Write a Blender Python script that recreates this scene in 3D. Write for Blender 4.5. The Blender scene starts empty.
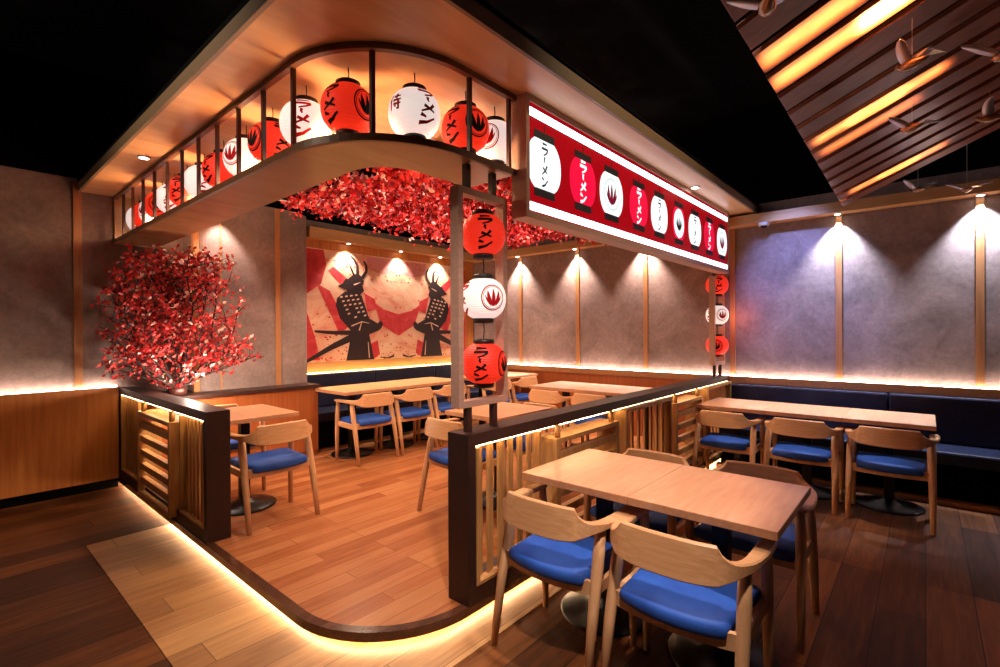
import bpy, bmesh, math, random
from mathutils import Vector, Matrix
PI = math.pi
rnd = random.Random(7)
S = bpy.context.scene
COL = S.collection
S.view_settings.view_transform = 'Standard'
try: S.view_settings.look = 'None'
except Exception: pass
S.view_settings.gamma = 1.0
S.view_settings.exposure = 1.0
S.view_settings.use_curve_mapping = False
S.cycles.use_denoising = True
S.cycles.sample_clamp_indirect = 4.0
S.cycles.max_bounces = 6

def hexc(h, k=1.0):
    h = h.lstrip('#'); o = []
    for i in (0, 2, 4):
        c = int(h[i:i+2], 16)/255
        o.append((c/12.92 if c <= .04045 else ((c+.055)/1.055)**2.4)*k)
    return (*o, 1.0)

# ------------------------------------------------------------------ materials
def newmat(name):
    m = bpy.data.materials.new(name); m.use_nodes = True
    nt = m.node_tree; b = nt.nodes['Principled BSDF']
    return m, nt, b
def plain(name, c, rough=.5, metal=0, spec=.5):
    m, nt, b = newmat(name)
    b.inputs['Base Color'].default_value = hexc(c); b.inputs['Roughness'].default_value = rough
    b.inputs['Metallic'].default_value = metal; b.inputs['Specular IOR Level'].default_value = spec
    return m
def emit(name, c, strength):
    m, nt, b = newmat(name)
    b.inputs['Base Color'].default_value = hexc(c, .5); b.inputs['Specular IOR Level'].default_value = .05
    b.inputs['Emission Color'].default_value = hexc(c); b.inputs['Emission Strength'].default_value = strength
    return m
def ramp(nt, fac, stops):
    r = nt.nodes.new('ShaderNodeValToRGB'); e = r.color_ramp.elements
    while len(e) < len(stops): e.new(.5)
    for i, (p, c) in enumerate(stops): e[i].position = p; e[i].color = hexc(c)
    nt.links.new(fac, r.inputs[0]); return r.outputs[0]
def texco(nt, scale, rot=(0, 0, 0)):
    t = nt.nodes.new('ShaderNodeTexCoord'); mp = nt.nodes.new('ShaderNodeMapping')
    mp.inputs['Scale'].default_value = scale; mp.inputs['Rotation'].default_value = rot
    nt.links.new(t.outputs['Object'], mp.inputs[0]); return mp.outputs[0]
def noise(nt, vec, scale, detail=4, rough=.55, dist=0):
    n = nt.nodes.new('ShaderNodeTexNoise'); n.inputs['Scale'].default_value = scale
    n.inputs['Detail'].default_value = detail; n.inputs['Roughness'].default_value = rough
    n.inputs['Distortion'].default_value = dist
    nt.links.new(vec, n.inputs['Vector']); return n.outputs['Fac']
def bump(nt, b, h, strength, dist=.01):
    n = nt.nodes.new('ShaderNodeBump'); n.inputs['Strength'].default_value = strength
    n.inputs['Distance'].default_value = dist
    nt.links.new(h, n.inputs['Height']); nt.links.new(n.outputs[0], b.inputs['Normal'])
def wood(name, dark, mid, light, scale=(2, 22, 22), rough=.42, spec=.4, nscale=2.2):
    m, nt, b = newmat(name)
    f = noise(nt, texco(nt, scale), nscale, 5, .6, .6)
    nt.links.new(ramp(nt, f, [(.25, dark), (.5, mid), (.75, light)]), b.inputs['Base Color'])
    b.inputs['Roughness'].default_value = rough; b.inputs['Specular IOR Level'].default_value = spec
    return m
def planks(name, cols, mortar, w, h, rough=.4, rot=0, bias=0, spec=.4):
    m, nt, b = newmat(name)
    v = texco(nt, (1, 1, 1), (0, 0, rot))
    br = nt.nodes.new('ShaderNodeTexBrick')
    br.inputs['Color1'].default_value = (0, 0, 0, 1); br.inputs['Color2'].default_value = (1, 1, 1, 1)
    br.inputs['Mortar'].default_value = (.5, .5, .5, 1); br.inputs['Scale'].default_value = 1
    br.inputs['Mortar Size'].default_value = .0025; br.inputs['Bias'].default_value = bias
    br.inputs['Brick Width'].default_value = w; br.inputs['Row Height'].default_value = h
    br.offset = .37; br.offset_frequency = 3
    nt.links.new(v, br.inputs['Vector'])
    st = nt.nodes.new('ShaderNodeMapping'); st.inputs['Scale'].default_value = (1.2, 14, 1)
    nt.links.new(v, st.inputs[0])
    n = noise(nt, st.outputs[0], 2.0, 6, .62, .8)
    mx = nt.nodes.new('ShaderNodeMath'); mx.operation = 'MULTIPLY_ADD'
    nt.links.new(n, mx.inputs[0]); mx.inputs[1].default_value = .75
    sep = nt.nodes.new('ShaderNodeSeparateColor'); nt.links.new(br.outputs['Color'], sep.inputs[0])
    ad = nt.nodes.new('ShaderNodeMath'); ad.operation = 'MULTIPLY'; ad.inputs[1].default_value = .42
    nt.links.new(sep.outputs[0], ad.inputs[0]); nt.links.new(ad.outputs[0], mx.inputs[2])
    c = ramp(nt, mx.outputs[0], [(.2, cols[0]), (.5, cols[1]), (.85, cols[2])])
    mm = nt.nodes.new('ShaderNodeMix'); mm.data_type = 'RGBA'
    nt.links.new(br.outputs['Fac'], mm.inputs[0]); nt.links.new(c, mm.inputs[6]); mm.inputs[7].default_value = hexc(mortar)
    nt.links.new(mm.outputs[2], b.inputs['Base Color'])
    b.inputs['Roughness'].default_value = rough; b.inputs['Specular IOR Level'].default_value = spec
    bump(nt, b, n, .12, .004)
    return m
def concrete(name, a, b_, c):
    m, nt, b = newmat(name); v = texco(nt, (1, 1, 1))
    n1 = noise(nt, v, 2.2, 8, .68, .7); n2 = noise(nt, v, 26, 5, .7)
    mx = nt.nodes.new('ShaderNodeMath'); mx.operation = 'MULTIPLY_ADD'; mx.inputs[1].default_value = .35
    nt.links.new(n2, mx.inputs[0]); s = nt.nodes.new('ShaderNodeMath'); s.operation = 'MULTIPLY'; s.inputs[1].default_value = .65
    nt.links.new(n1, s.inputs[0]); nt.links.new(s.outputs[0], mx.inputs[2])
    nt.links.new(ramp(nt, mx.outputs[0], [(.33, a), (.5, b_), (.67, c)]), b.inputs['Base Color'])
    b.inputs['Roughness'].default_value = .8; bump(nt, b, mx.outputs[0], .25, .01)
    return m
def fabric(name, a, b_):
    m, nt, b = newmat(name); v = texco(nt, (1, 1, 1))
    nt.links.new(ramp(nt, noise(nt, v, 9, 4), [(.3, a), (.7, b_)]), b.inputs['Base Color'])
    b.inputs['Roughness'].default_value = .62; b.inputs['Specular IOR Level'].default_value = .3
    bump(nt, b, noise(nt, v, 420, 2), .2, .002); return m
def paper(name, c, base, strength, period=.0125):
    m, nt, b = newmat(name)
    b.inputs['Base Color'].default_value = hexc(base); b.inputs['Roughness'].default_value = .55
    v = texco(nt, (1, 1, 1)); w = nt.nodes.new('ShaderNodeTexWave'); w.bands_direction = 'Z'
    w.inputs['Scale'].default_value = 1/(period*PI*2)*2; nt.links.new(v, w.inputs[0])
    bump(nt, b, w.outputs['Fac'], .35, .004)
    b.inputs['Emission Color'].default_value = hexc(c)
    b.inputs['Emission Strength'].default_value = strength
    return m

M = {}
M['oak'] = wood('oak', '#bf8c60', '#cf9d70', '#dbad82', (16, 16, 1.6))
M['oak_y'] = wood('oak_band', '#bd8456', '#cb9566', '#d8a87c', (30, 1.4, 30))
M['oak_top'] = wood('oak_top', '#b57c58', '#c28b66', '#ce9a77', (14, 1.6, 10), .28, .5)
M['oak_dark_edge'] = wood('oak_edge', '#8a5c36', '#a06d42', '#b07c4e')
M['slat'] = wood('slat_wood', '#9a6a3c', '#b4824c', '#c89a62', (12, 12, 1.4))
M['espresso'] = wood('espresso_wood', '#26120e', '#321a14', '#3e221a', (3, 20, 20), .5, .4)
M['panel_wood'] = wood('veneer_panel', '#9c5c28', '#b36c34', '#c17c40', (9, 9, .5), .45, .35, 3.0)
M['panel_red'] = wood('veneer_inner', '#8e4a24', '#a3582c', '#b16636', (30, 30, .8), .42, .4)
M['soffit'] = wood('soffit_veneer', '#b98a5c', '#c99a6a', '#d5aa7c', (1.2, 6, 6), .4, .4, 1.2)
M['shelf'] = wood('shelf_veneer', '#94633c', '#a5714a', '#b17e55', (1.2, 5, 5), .25, .5, 1.1)
M['fascia'] = plain('fascia_laminate', '#7d664e', .5)
M['rail'] = wood('rail_wood', '#5f3d2a', '#70492f', '#7d5436')
M['bar'] = plain('dark_bar', '#3a1a14', .45)
M['batten'] = wood('batten_wood', '#9a6640', '#ad764c', '#b98457', (14, 14, 1))
M['crown'] = wood('crown_wood', '#b08254', '#bf9060', '#c99d6c', (1, 1, 14), .5)
M['conc'] = concrete('concrete', '#6a5752', '#87726c', '#a28a83')
M['black'] = plain('black_void', '#030304', .9, 0, .1)
M['floor'] = planks('rustic_floor', ('#2c1407', '#4c270f', '#77451f'), '#1d0f08', 1.25, .2, .6, 0, 0, .2)
M['border'] = planks('light_plank_floor', ('#6d4826', '#986a40', '#b88b5a'), '#6a4526', 1.3, .2, .38)
M['inner'] = planks('inner_plank_floor', ('#7c4224', '#985a34', '#ad7348'), '#7c4626', .95, .115, .26)
M['nosing'] = wood('nosing_wood', '#3a2116', '#4a2b1d', '#5a3725', (3, 12, 12), .18, .6)
M['metal'] = plain('black_metal', '#0a0a0b', .35, .3)
M['navy'] = fabric('navy_leather', '#1a1d30', '#252a40')
M['navy'].node_tree.nodes['Principled BSDF'].inputs['Roughness'].default_value = .38
M['blue'] = fabric('blue_fabric', '#20479a', '#2b58b0')
M['darkcap'] = plain('lantern_cap', '#1b100d', .5)
M['ink'] = plain('black_ink', '#120a09', .7, 0, .2)
M['redink'] = plain('red_ink', '#b3101c', .7, 0, .2)
M['paper_red'] = paper('red_lantern_paper', '#f02e18', '#d8281c', .34)
M['paper_white'] = paper('white_lantern_paper', '#ffece4', '#efe4de', .36)
M['led_warm'] = emit('led_warm', '#ffd9a0', 8)
M['led_floor'] = emit('led_floor', '#ffdaa6', 24)
M['led_wall'] = emit('led_wall', '#ffe6d2', 20)
M['led_mural'] = emit('led_mural', '#ffca78', 12)
M['led_slat'] = emit('led_slat', '#ffd49a', 12)
M['lens'] = emit('lamp_lens', '#fff3df', 12)
M['white'] = plain('white_plastic', '#d9d6d2', .4)
M['sign_red'] = emit('sign_red', '#a00410', .42)
M['sign_stripe'] = emit('sign_stripe', '#eef0ff', 2.4)
M['sign_white'] = emit('sign_white', '#eefaff', .62)
M['sign_pink'] = emit('sign_pink', '#e8123f', .46)
M['sign_black'] = plain('sign_black', '#1b1720', .6)
M['sign_grey'] = emit('sign_grey', '#bcdad8', .4)
M['sign_wine'] = emit('sign_wine', '#8c1438', .25)
M['sign_frame'] = wood('sign_frame', '#a98270', '#b58e7c', '#bf9a88')
M['branch'] = plain('branch_bark', '#2a1512', .8)
M['blossom'] = plain('blossom_red', '#cc2024', .6)
M['blossom2'] = plain('blossom_coral', '#e2453c', .6)
M['blossom3'] = plain('blossom_pale', '#f6c0b4', .6)
M['blossom4'] = plain('blossom_wine', '#7c0f1c', .6)
M['canopy_wood'] = wood('canopy_wood', '#6c3622', '#82432a', '#945236', (10, 1, 10), .4)
M['bird'] = plain('bird_pearl', '#c8c2cc', .25, .35)
M['brass'] = plain('bird_amber', '#8c6a4c', .25, .6)

# ------------------------------------------------------------------ mesh builder
class MB:
    def __init__(s): s.v = []; s.f = []; s.m = []; s.sm = []
    def add(s, vs, fs, mi=0, smooth=False):
        o = len(s.v); s.v += [tuple(v) for v in vs]
        for f in fs: s.f.append([i+o for i in f]); s.m.append(mi); s.sm.append(smooth)
        return s
    def obox(s, c, ax, ay, az, bev=0, mi=0):
        c = Vector(c); ax, ay, az = Vector(ax), Vector(ay), Vector(az)
        if bev <= 0:
            vs = [c+ax*i+ay*j+az*k for k in (-1, 1) for j in (-1, 1) for i in (-1, 1)]
            return s.add(vs, [(0, 2, 3, 1), (4, 5, 7, 6), (0, 1, 5, 4), (2, 6, 7, 3), (0, 4, 6, 2), (1, 3, 7, 5)], mi)
        bm = bmesh.new(); bmesh.ops.create_cube(bm, size=2)
        for v in bm.verts: v.co = Vector((v.co.x*ax.length, v.co.y*ay.length, v.co.z*az.length))
        bmesh.ops.bevel(bm, geom=list(bm.edges), offset=bev, segments=2, profile=.5, affect='EDGES')
        bm.verts.index_update()
        a, b, d = ax.normalized(), ay.normalized(), az.normalized()
        vs = [c+a*v.co.x+b*v.co.y+d*v.co.z for v in bm.verts]
        fs = [[v.index for v in f.verts] for f in bm.faces]; bm.free()
        return s.add(vs, fs, mi)
    def box(s, x0, x1, y0, y1, z0, z1, bev=0, mi=0):
        return s.obox(((x0+x1)/2, (y0+y1)/2, (z0+z1)/2), ((x1-x0)/2, 0, 0), (0, (y1-y0)/2, 0), (0, 0, (z1-z0)/2), bev, mi)
    def tube(s, pts, rad, n=8, mi=0, ell=None):
        pts = [Vector(p) for p in pts]; k = len(pts)
        rs = rad if isinstance(rad, (list, tuple)) else [rad]*k
        o = len(s.v); ref = None; vs = []; fs = []
        for i, p in enumerate(pts):
            t = (pts[min(i+1, k-1)]-pts[max(i-1, 0)]).normalized()
            if ref is None: ref = Vector((0, 0, 1)) if abs(t.z) < .9 else Vector((1, 0, 0))
            a = (ref-t*ref.dot(t)).normalized(); b = t.cross(a); ref = a
            for j in range(n):
                q = 2*PI*j/n; vs.append(p+(a*math.cos(q)+b*math.sin(q))*rs[i])
        for i in range(k-1):
            for j in range(n): fs.append((i*n+j, i*n+(j+1) % n, (i+1)*n+(j+1) % n, (i+1)*n+j))
        fs.append(tuple(range(n-1, -1, -1))); fs.append(tuple((k-1)*n+j for j in range(n)))
        return s.add(vs, fs, mi, True)
    def lathe(s, prof, n=24, c=(0, 0, 0), mi=0, smooth=True):
        c = Vector(c); vs = []; fs = []; k = len(prof)
        for r, z in prof:
            for j in range(n):
                q = 2*PI*j/n; vs.append(c+Vector((r*math.cos(q), r*math.sin(q), z)))
        for i in range(k-1):
            for j in range(n): fs.append((i*n+j, i*n+(j+1) % n, (i+1)*n+(j+1) % n, (i+1)*n+j))
        fs.append(tuple(range(n-1, -1, -1))); fs.append(tuple((k-1)*n+j for j in range(n)))
        return s.add(vs, fs, mi, smooth)
    def prism(s, poly, fn0, fn1, mi=0):
        n = len(poly); vs = [fn0(*p) for p in poly]+[fn1(*p) for p in poly]
        fs = [tuple(range(n-1, -1, -1)), tuple(range(n, 2*n))]
        fs += [(i, (i+1) % n, n+(i+1) % n, n+i) for i in range(n)]
        return s.add(vs, fs, mi)
    def slab(s, poly, z0, z1, mi=0):
        return s.prism(poly, lambda x, y: (x, y, z0), lambda x, y: (x, y, z1), mi)
    def band(s, outer, inner, z0, z1, mi=0):          # strip between two plan curves of equal length
        n = len(outer); vs = []
        for (a, b) in zip(outer, inner): vs += [(*a, z0), (*b, z0), (*b, z1), (*a, z1)]
        fs = []
        for i in range(n-1):
            for j in range(4): fs.append((i*4+j, i*4+(j+1) % 4, i*4+4+(j+1) % 4, i*4+4+j))
        fs += [(3, 2, 1, 0), tuple((n-1)*4+j for j in range(4))]
        return s.add(vs, fs, mi)
    def loft(s, rings, mi=0, smooth=True):
        n = len(rings[0]); vs = [p for r in rings for p in r]; fs = []
        for i in range(len(rings)-1):
            for j in range(n): fs.append((i*n+j, i*n+(j+1) % n, (i+1)*n+(j+1) % n, (i+1)*n+j))
        fs.append(tuple(range(n-1, -1, -1))); fs.append(tuple((len(rings)-1)*n+j for j in range(n)))
        return s.add(vs, fs, mi, smooth)
    def build(s, name, mat, parent=None, loc=None, fix=True):
        me = bpy.data.meshes.new(name); me.from_pydata(s.v, [], s.f)
        for mm in (mat if isinstance(mat, list) else [mat]): me.materials.append(mm)
        for p, mi, sm in zip(me.polygons, s.m, s.sm): p.material_index = mi; p.use_smooth = sm
        if fix and len(s.f) < 8000:
            bm = bmesh.new(); bm.from_mesh(me); bmesh.ops.recalc_face_normals(bm, faces=bm.faces); bm.to_mesh(me); bm.free()
        o = bpy.data.objects.new(name, me); COL.objects.link(o)
        if parent: o.parent = parent
        if loc: o.location = loc
        return o
def thing(name, label, cat, loc=(0, 0, 0), rz=0, group=None):
    o = bpy.data.objects.new(name, None); COL.objects.link(o); o.empty_display_size = .1
    o.location = loc; o.rotation_euler = (0, 0, rz); return tag(o, label, cat, group)
def tag(o, label, cat, group=None):
    o['label'] = label; o['category'] = cat
    if group: o['group'] = group
    return o
def struct(name, mb, mat, label=None, cat=None):
    o = mb.build(name, mat); o['kind'] = 'structure'
    o['label'] = label or name.replace('_', ' '); o['category'] = cat or name.split('_')[0]
    return o
def kids(o): return [c for c in o.children]
def copy_thing(o, label, loc, rz=0, group=None):
    c = o.copy(); COL.objects.link(c); c.location = loc; c.rotation_euler = (0, 0, rz); c['label'] = label
    if group: c['group'] = group
    for a in kids(o):
        b = a.copy(); COL.objects.link(b); b.parent = c
        for g in kids(a):
            d = g.copy(); COL.objects.link(d); d.parent = b
    return c
def arc(cx, cy, r, a0, a1, n): return [(cx+r*math.cos(a0+(a1-a0)*i/n), cy+r*math.sin(a0+(a1-a0)*i/n)) for i in range(n+1)]
def lamp(name, kind, loc, energy, color, size=.1, target=None, angle=None, blend=.5, size_y=None):
    l = bpy.data.lights.new(name, kind); l.energy = energy; l.color = color
    o = bpy.data.objects.new(name, l); COL.objects.link(o); o.location = loc
    if kind == 'AREA':
        l.shape = 'RECTANGLE' if size_y else 'DISK'; l.size = size
        if size_y: l.size_y = size_y
    else: l.shadow_soft_size = size
    if kind == 'SPOT': l.spot_size = angle or 1; l.spot_blend = blend
    d = (Vector(target)-Vector(loc)) if target else Vector((0, 0, -1))
    o.rotation_euler = d.to_track_quat('-Z', 'Y').to_euler(); return o

# ------------------------------------------------------------------ main dimensions
PZ = .09                     # platform height
XW, YB = 6.10, 5.90          # right wall, back wall
XP, YP = 1.15, 1.73          # outer faces of platform / partitions
R = .6
SZ = 2.788                   # soffit underside
WH = 2.9                     # wall height, black above

# ------------------------------------------------------------------ the room
b = MB(); b.box(-2.5, XW+.2, -3.2, YB+.2, -.06, 0); struct('floor', b, M['floor'], 'dark rustic plank floor', 'floor')
b = MB(); b.slab([(.68, 4.4), (.68, 1.57), (XW, 1.57), (XW, 2.6), (2.4, 2.6), (2.4, 4.4)], 0, .004)
struct('floor_border', b, M['border'], 'light plank border around the raised platform', 'floor')
edge = [(XP, YB)]+arc(XP+R, YP+R, R, PI, 1.5*PI, 16)+[(XW, YP)]
ins = [(XP+.05, YB)]+arc(XP+R, YP+R, R-.05, PI, 1.5*PI, 16)+[(XW, YP+.05)]
ins2 = [(XP+.075, YB)]+arc(XP+R, YP+R, R-.075, PI, 1.5*PI, 16)+[(XW, YP+.075)]
b = MB(); b.slab(ins2+[(XW, YB)], 0, PZ-.045)
b.slab(ins+[(XW, YB)], PZ-.045, PZ); struct('floor_platform', b, M['inner'], 'raised timber platform floor', 'floor')
b = MB(); b.band(edge, ins, PZ-.042, PZ+.003); struct('trim_nosing', b, M['nosing'], 'glossy dark rounded nosing of the platform', 'trim')
led_o = [(XP+.045, YB-.02)]+arc(XP+R, YP+R, R-.045, PI, 1.5*PI, 16)+[(XW, YP+.045)]
led_i = [(XP+.06, YB-.02)]+arc(XP+R, YP+R, R-.06, PI, 1.5*PI, 16)+[(XW, YP+.06)]
b = MB(); b.band(led_o, led_i, PZ-.058, PZ-.048)
tag(b.build('light_strip', M['led_floor']), 'warm light strip under the edge of the platform', 'light strip')

b = MB(); b.box(-1.6, XW+.2, YB, YB+.2, 0, WH); struct('wall_back', b, M['conc'], 'grey concrete back wall', 'wall')
b = MB(); b.box(XW, XW+.2, -3.0, YB, 0, WH); struct('wall_right', b, M['conc'], 'grey concrete right wall', 'wall')
b = MB(); b.box(-2.5, XW+.4, -3.2, YB+.4, 3.9, 4.0); struct('ceiling', b, M['black'], 'black ceiling high above', 'ceiling')
b = MB(); b.box(-1.6, XW+.2, YB+.02, YB+.2, WH, 3.9); b.box(XW+.02, XW+.2, -3.0, YB+.1, WH, 3.9)
struct('wall_upper', b, M['black'], 'black upper wall above the concrete', 'wall')
# left lower wall panelling and ledge
b = MB(); b.box(-1.6, XP, YB-.05, YB, .09, .965); struct('trim_left_panel', b, M['panel_wood'], 'warm veneer panelling low on the left wall', 'trim')
b = MB(); b.box(-1.6, XP, YB-.02, YB, 0, .09); struct('baseboard_left', b, M['black'], 'black recessed skirting of the left wall', 'baseboard')
b = MB(); b.box(-1.6, XP-.01, YB-.045, YB-.028, .966, .974)
tag(b.build('light_strip', M['led_wall']), 'light strip on top of the left wall panelling', 'light strip')
# column with rounded corners behind the tree
cx0, cx1, cy = 1.72, 3.02, 5.5
poly = [(cx0, YB)]+arc(cx0+.12, cy+.12, .12, PI, 1.5*PI, 6)+arc(cx1-.38, cy+.38, .38, 1.5*PI, 2*PI, 14)+[(cx1, YB)]
b = MB(); b.slab(poly, .87, 2.87); struct('wall_column', b, M['conc'], 'rounded concrete column in the back corner', 'wall')
# half wall ledge in front of the column
b = MB(); b.box(1.30, 2.86, 5.25, YB, PZ, .85); b.box(1.30, 2.86, 5.235, 5.25, PZ+.05, .85)
struct('wall_half', b, M['panel_red'], 'veneered half wall in front of the column', 'wall')
b = MB(); b.box(1.29, 2.88, 5.21, YB, .85, .885); struct('trim_ledge', b, M['espresso'], 'dark ledge top of the half wall', 'trim')
# battens
def batten(i, mb, label): struct('trim_%d' % i, mb, M['batten'], label, 'trim')
b = MB(); b.box(.835, .895, YB-.02, YB, .97, WH-.02); batten(1, b, 'timber batten on the left wall')
k = 2
for y in (4.847, 3.795, 2.761, 1.694, .671, -.368, -1.4):
    b = MB(); b.box(XW-.02, XW, y-.028, y+.028, .96, 2.7); batten(k, b, 'timber batten on the right wall'); k += 1
b = MB(); b.box(1.93, 1.945, cy-.008, cy+.001, .885, 2.87); batten(k, b, 'thin batten on the column'); k += 1
b = MB(); b.box(2.50, 2.555, cy-.014, cy+.001, .885, 2.86); batten(k, b, 'wide batten on the right part of the column'); k += 1
b = MB(); b.box(cx0-.02, cx0+.03, cy+.03, cy+.09, .885, 2.86); batten(k, b, 'batten at the left column corner'); k += 1
# right wall ledge, panelling, crown
b = MB(); b.box(XW-.05, XW, -3, YB, .87, .95); struct('trim_right_ledge', b, M['oak_dark_edge'], 'timber ledge along the right wall', 'trim')
b = MB(); b.box(XW-.028, XW, YP+.14, YB-.05, PZ, .88); struct('trim_right_panel', b, M['panel_red'], 'veneer panelling of the inner right wall', 'trim')
b = MB(); b.box(XW-.047, XW-.030, -3, YB-.05, .951, .959)
tag(b.build('light_strip', M['led_wall']), 'light strip on top of the right wall ledge', 'light strip')
b = MB(); b.box(XW-.16, XW, -3, YB, 2.655, 2.76); struct('trim_right_crown', b, M['crown'], 'timber bulkhead along the top of the right wall', 'trim')
b = MB(); b.box(cx1+.02, XW-.16, YB-.16, YB, 2.66, 2.79); struct('trim_back_crown', b, M['crown'], 'timber bulkhead above the mural', 'trim')
b = MB(); b.box(5.52, 5.60, -3.0, YP-.02, 0, .045); struct('baseboard_right', b, M['oak_dark_edge'], 'timber plinth at the foot of the bench', 'baseboard')

# ------------------------------------------------------------------ low partitions with slatted panels
def partition(label, loc, rz, L, post_at_end, units, sa):
    t = thing('low_partition', label, 'partition', loc, rz)
    T, Hh, O = .147, .865, 0.0
    f = MB()
    p0 = (L-.055, L) if post_at_end else (0, .055)
    p1 = (0, .04) if post_at_end else (L-.04, L)
    q0, q1 = min(p0[1], p1[1]), max(p0[0], p1[0])
    f.box(q0, q1, O, T, Hh-.062, Hh); f.box(q0, q1, O, T, 0, .085)
    f.box(*p0, O, T, .0, Hh); f.box(*p1, O, T, 0, Hh)
    f.build('frame', M['espresso'], t)
    s = MB(); s.box(.06, L-.06, .004, .018, Hh-.068, Hh-.0625)
    s.build('light_strip', M['led_slat'], t)
    for kind, u0, u1 in units:
        if kind == 'V':
            m = MB(); dp = -.004
            m.box(u0, u0+.02, dp, .05, .10, .79); m.box(u1-.02, u1, dp, .05, .10, .79)
            m.box(u0, u1, dp, .05, .086, .10)
            n = 6; w = (u1-u0-.04)/n
            for i in range(n):
                c = u0+.02+w*(i+.5)
                m.obox((c, .045, .445), (.034*math.cos(sa), .034*math.sin(sa), 0), (-.007*math.sin(sa), .007*math.cos(sa), 0), (0, 0, .345))
            m.build('vertical_slat_panel', M['slat'], t)
        elif kind == 'W':
            m = MB()
            m.box(u0, u0+.03, -.05, .11, .06, .775); m.box(u1-.03, u1, -.05, .11, .06, .775)
            m.box(u0, u1, -.05, .11, .775, .80); m.box(u0, u1, -.05, .11, .03, .06)
            n = 7; w = (u1-u0-.06)/n
            for i in range(n):
                c = u0+.03+w*(i+.5)
                m.obox((c, .005, .42), (.028*math.cos(.7), .028*math.sin(.7), 0), (-.007*math.sin(.7), .007*math.cos(.7), 0), (0, 0, .36))
            m.build('vertical_slat_panel', M['slat'], t)
        else:
            m = MB(); z1 = .73
            m.box(u0, u0+.045, -.045, .12, .06, z1-.03); m.box(u1-.035, u1, -.045, .12, .06, z1-.03)
            m.box(u0, u1, -.045, .12, z1-.03, z1, .002); m.box(u0, u1, -.045, .12, .03, .06, .002)
            for i in range(5):
                z = .13+i*.115
                m.box(u0+.04, u1-.03, -.03, .01, z, z+.05)
            x_ = m.build('horizontal_slat_box', M['slat'], t)
            pg = MB()
            for u in (u0+.06, u1-.06): pg.lathe([(.018, z1), (.018, Hh-.06)], 10, (u, -.01, 0))
            pg.build('peg', M['slat'], x_)
    return t
def U(u0, u1, o): return (u0-o, u1-o)
partition('long dark low partition with slatted panels running to the right wall under the sign', (1.746, YP, PZ), 0, XW-1.746-.03, False,
          [('V', .06, .615), ('H', .715, 1.52), ('W', 1.62, 2.49), ('H', 2.60, 3.30), ('W', 3.43, 4.23)], .35)
partition('short dark low partition with slatted panels beside the red blossom tree', (XP+.01, 5.87, PZ), -PI/2, 5.87-3.555, True,
          [('V', .08, .68), ('H', .84, 1.70), ('V', 1.78, 2.26)], -.75)

# ------------------------------------------------------------------ canopy with lantern shelf
cn = thing('wooden_canopy', 'large L-shaped wooden canopy with a curved lantern shelf over the platform', 'canopy')
xo, yo = .888, 1.438
b = MB(); b.slab([(xo, YB), (xo, yo), (XW, yo), (XW, 2.3), (2.75, 2.3), (2.05, 2.9), (2.05, YB)], SZ, SZ+.02); b.build('soffit', M['soffit'], cn)
b = MB()
b.box(xo-.02, xo, yo-.02, YB, SZ-.003, SZ+.085); b.box(xo-.02, XW-.0, yo-.02, yo, SZ-.003, SZ+.085); b.build('fascia', M['fascia'], cn)
b = MB(); b.slab([(xo-.02, YB), (xo-.02, yo-.02), (XW, yo-.02), (XW, 2.28), (2.73, 2.28), (2.03, 2.9), (2.03, YB)], SZ+.07, SZ+.10); b.build('top_board', M['black'], cn)
XS = 2.13
XR, RR = 1.14, .57
def ring(off, n=18): return [(XR+off, YB-.01)]+arc(XR+RR, YP+RR, RR-off, PI, 1.5*PI, n)+[(XS, YP+off)]
b = MB(); b.band(ring(-.012), ring(.018), SZ-.03, SZ); b.build('top_rail', M['rail'], cn)
SH = 2.348
o_ = ring(0); i_ = [(1.49, YB-.01)]+arc(1.49+.25, 2.09+.25, .25, PI, 1.5*PI, 18)+[(XS, 2.09)]
b = MB(); b.band(o_, i_, SH, SH+.022); b.build('lantern_shelf', M['shelf'], cn)
b = MB(); b.band(ring(-.008), ring(.012), SH-.004, SH+.03); b.build('shelf_rim', M['rail'], cn)
b = MB(); b.box(XR-.005, 1.52, YB-.035, YB-.002, SH-.012, SZ); b.build('end_panel', M['soffit'], cn)
def bar(x, y):
    b = MB(); b.box(x-.010, x+.010, y-.010, y+.010, SH+.02, SZ-.02); b.build('upright_bar', M['bar'], cn)
for y in (5.60, 5.275, 4.95, 4.625, 4.295, 3.965, 3.635, 3.305, 2.98, 2.655, 2.325): bar(XR+.012, y)
q = 1.25*PI; bar(XR+RR+(RR-.012)*math.cos(q), YP+RR+(RR-.012)*math.sin(q))
bar(1.78, YP+.012); bar(2.09, YP+.012)
for (x, y) in ((1.50, 2.3), (1.52, 3.3), (1.52, 4.6)):
    b = MB(); b.box(x-.012, x+.012, y-.012, y+.012, SH+.02, SZ); b.build('rear_bar', M['rail'], cn)

# ------------------------------------------------------------------ glyphs
RA = [[(.22, .97), (.80, .97)], [(.10, .58), (.88, .58), (.84, .42), (.66, .20), (.34, .02)]]
BAR = [[(.50, .92), (.46, .5), (.52, .08)]]
ME = [[(.80, .95), (.60, .50), (.15, .06)], [(.28, .70), (.56, .46), (.84, .24)]]
NN = [[(.14, .86), (.42, .66)], [(.14, .10), (.52, .26), (.90, .76)]]
WORD = [RA, BAR, ME, NN]
SAM = [[(.28, .95), (.06, .55)], [(.18, .70), (.18, .05)], [(.66, .98), (.66, .60)], [(.42, .82), (.92, .82)], [(.36, .60), (.98, .60)],
       [(.38, .38), (.96, .38)], [(.78, .56), (.78, .08), (.62, .12)], [(.50, .30), (.58, .20)]]
def resample(p, n=5):
    o = []
    for i in range(len(p)-1):
        for k in range(n): t = k/n; o.append((p[i][0]*(1-t)+p[i+1][0]*t, p[i][1]*(1-t)+p[i+1][1]*t))
    return o+[p[-1]]
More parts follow.
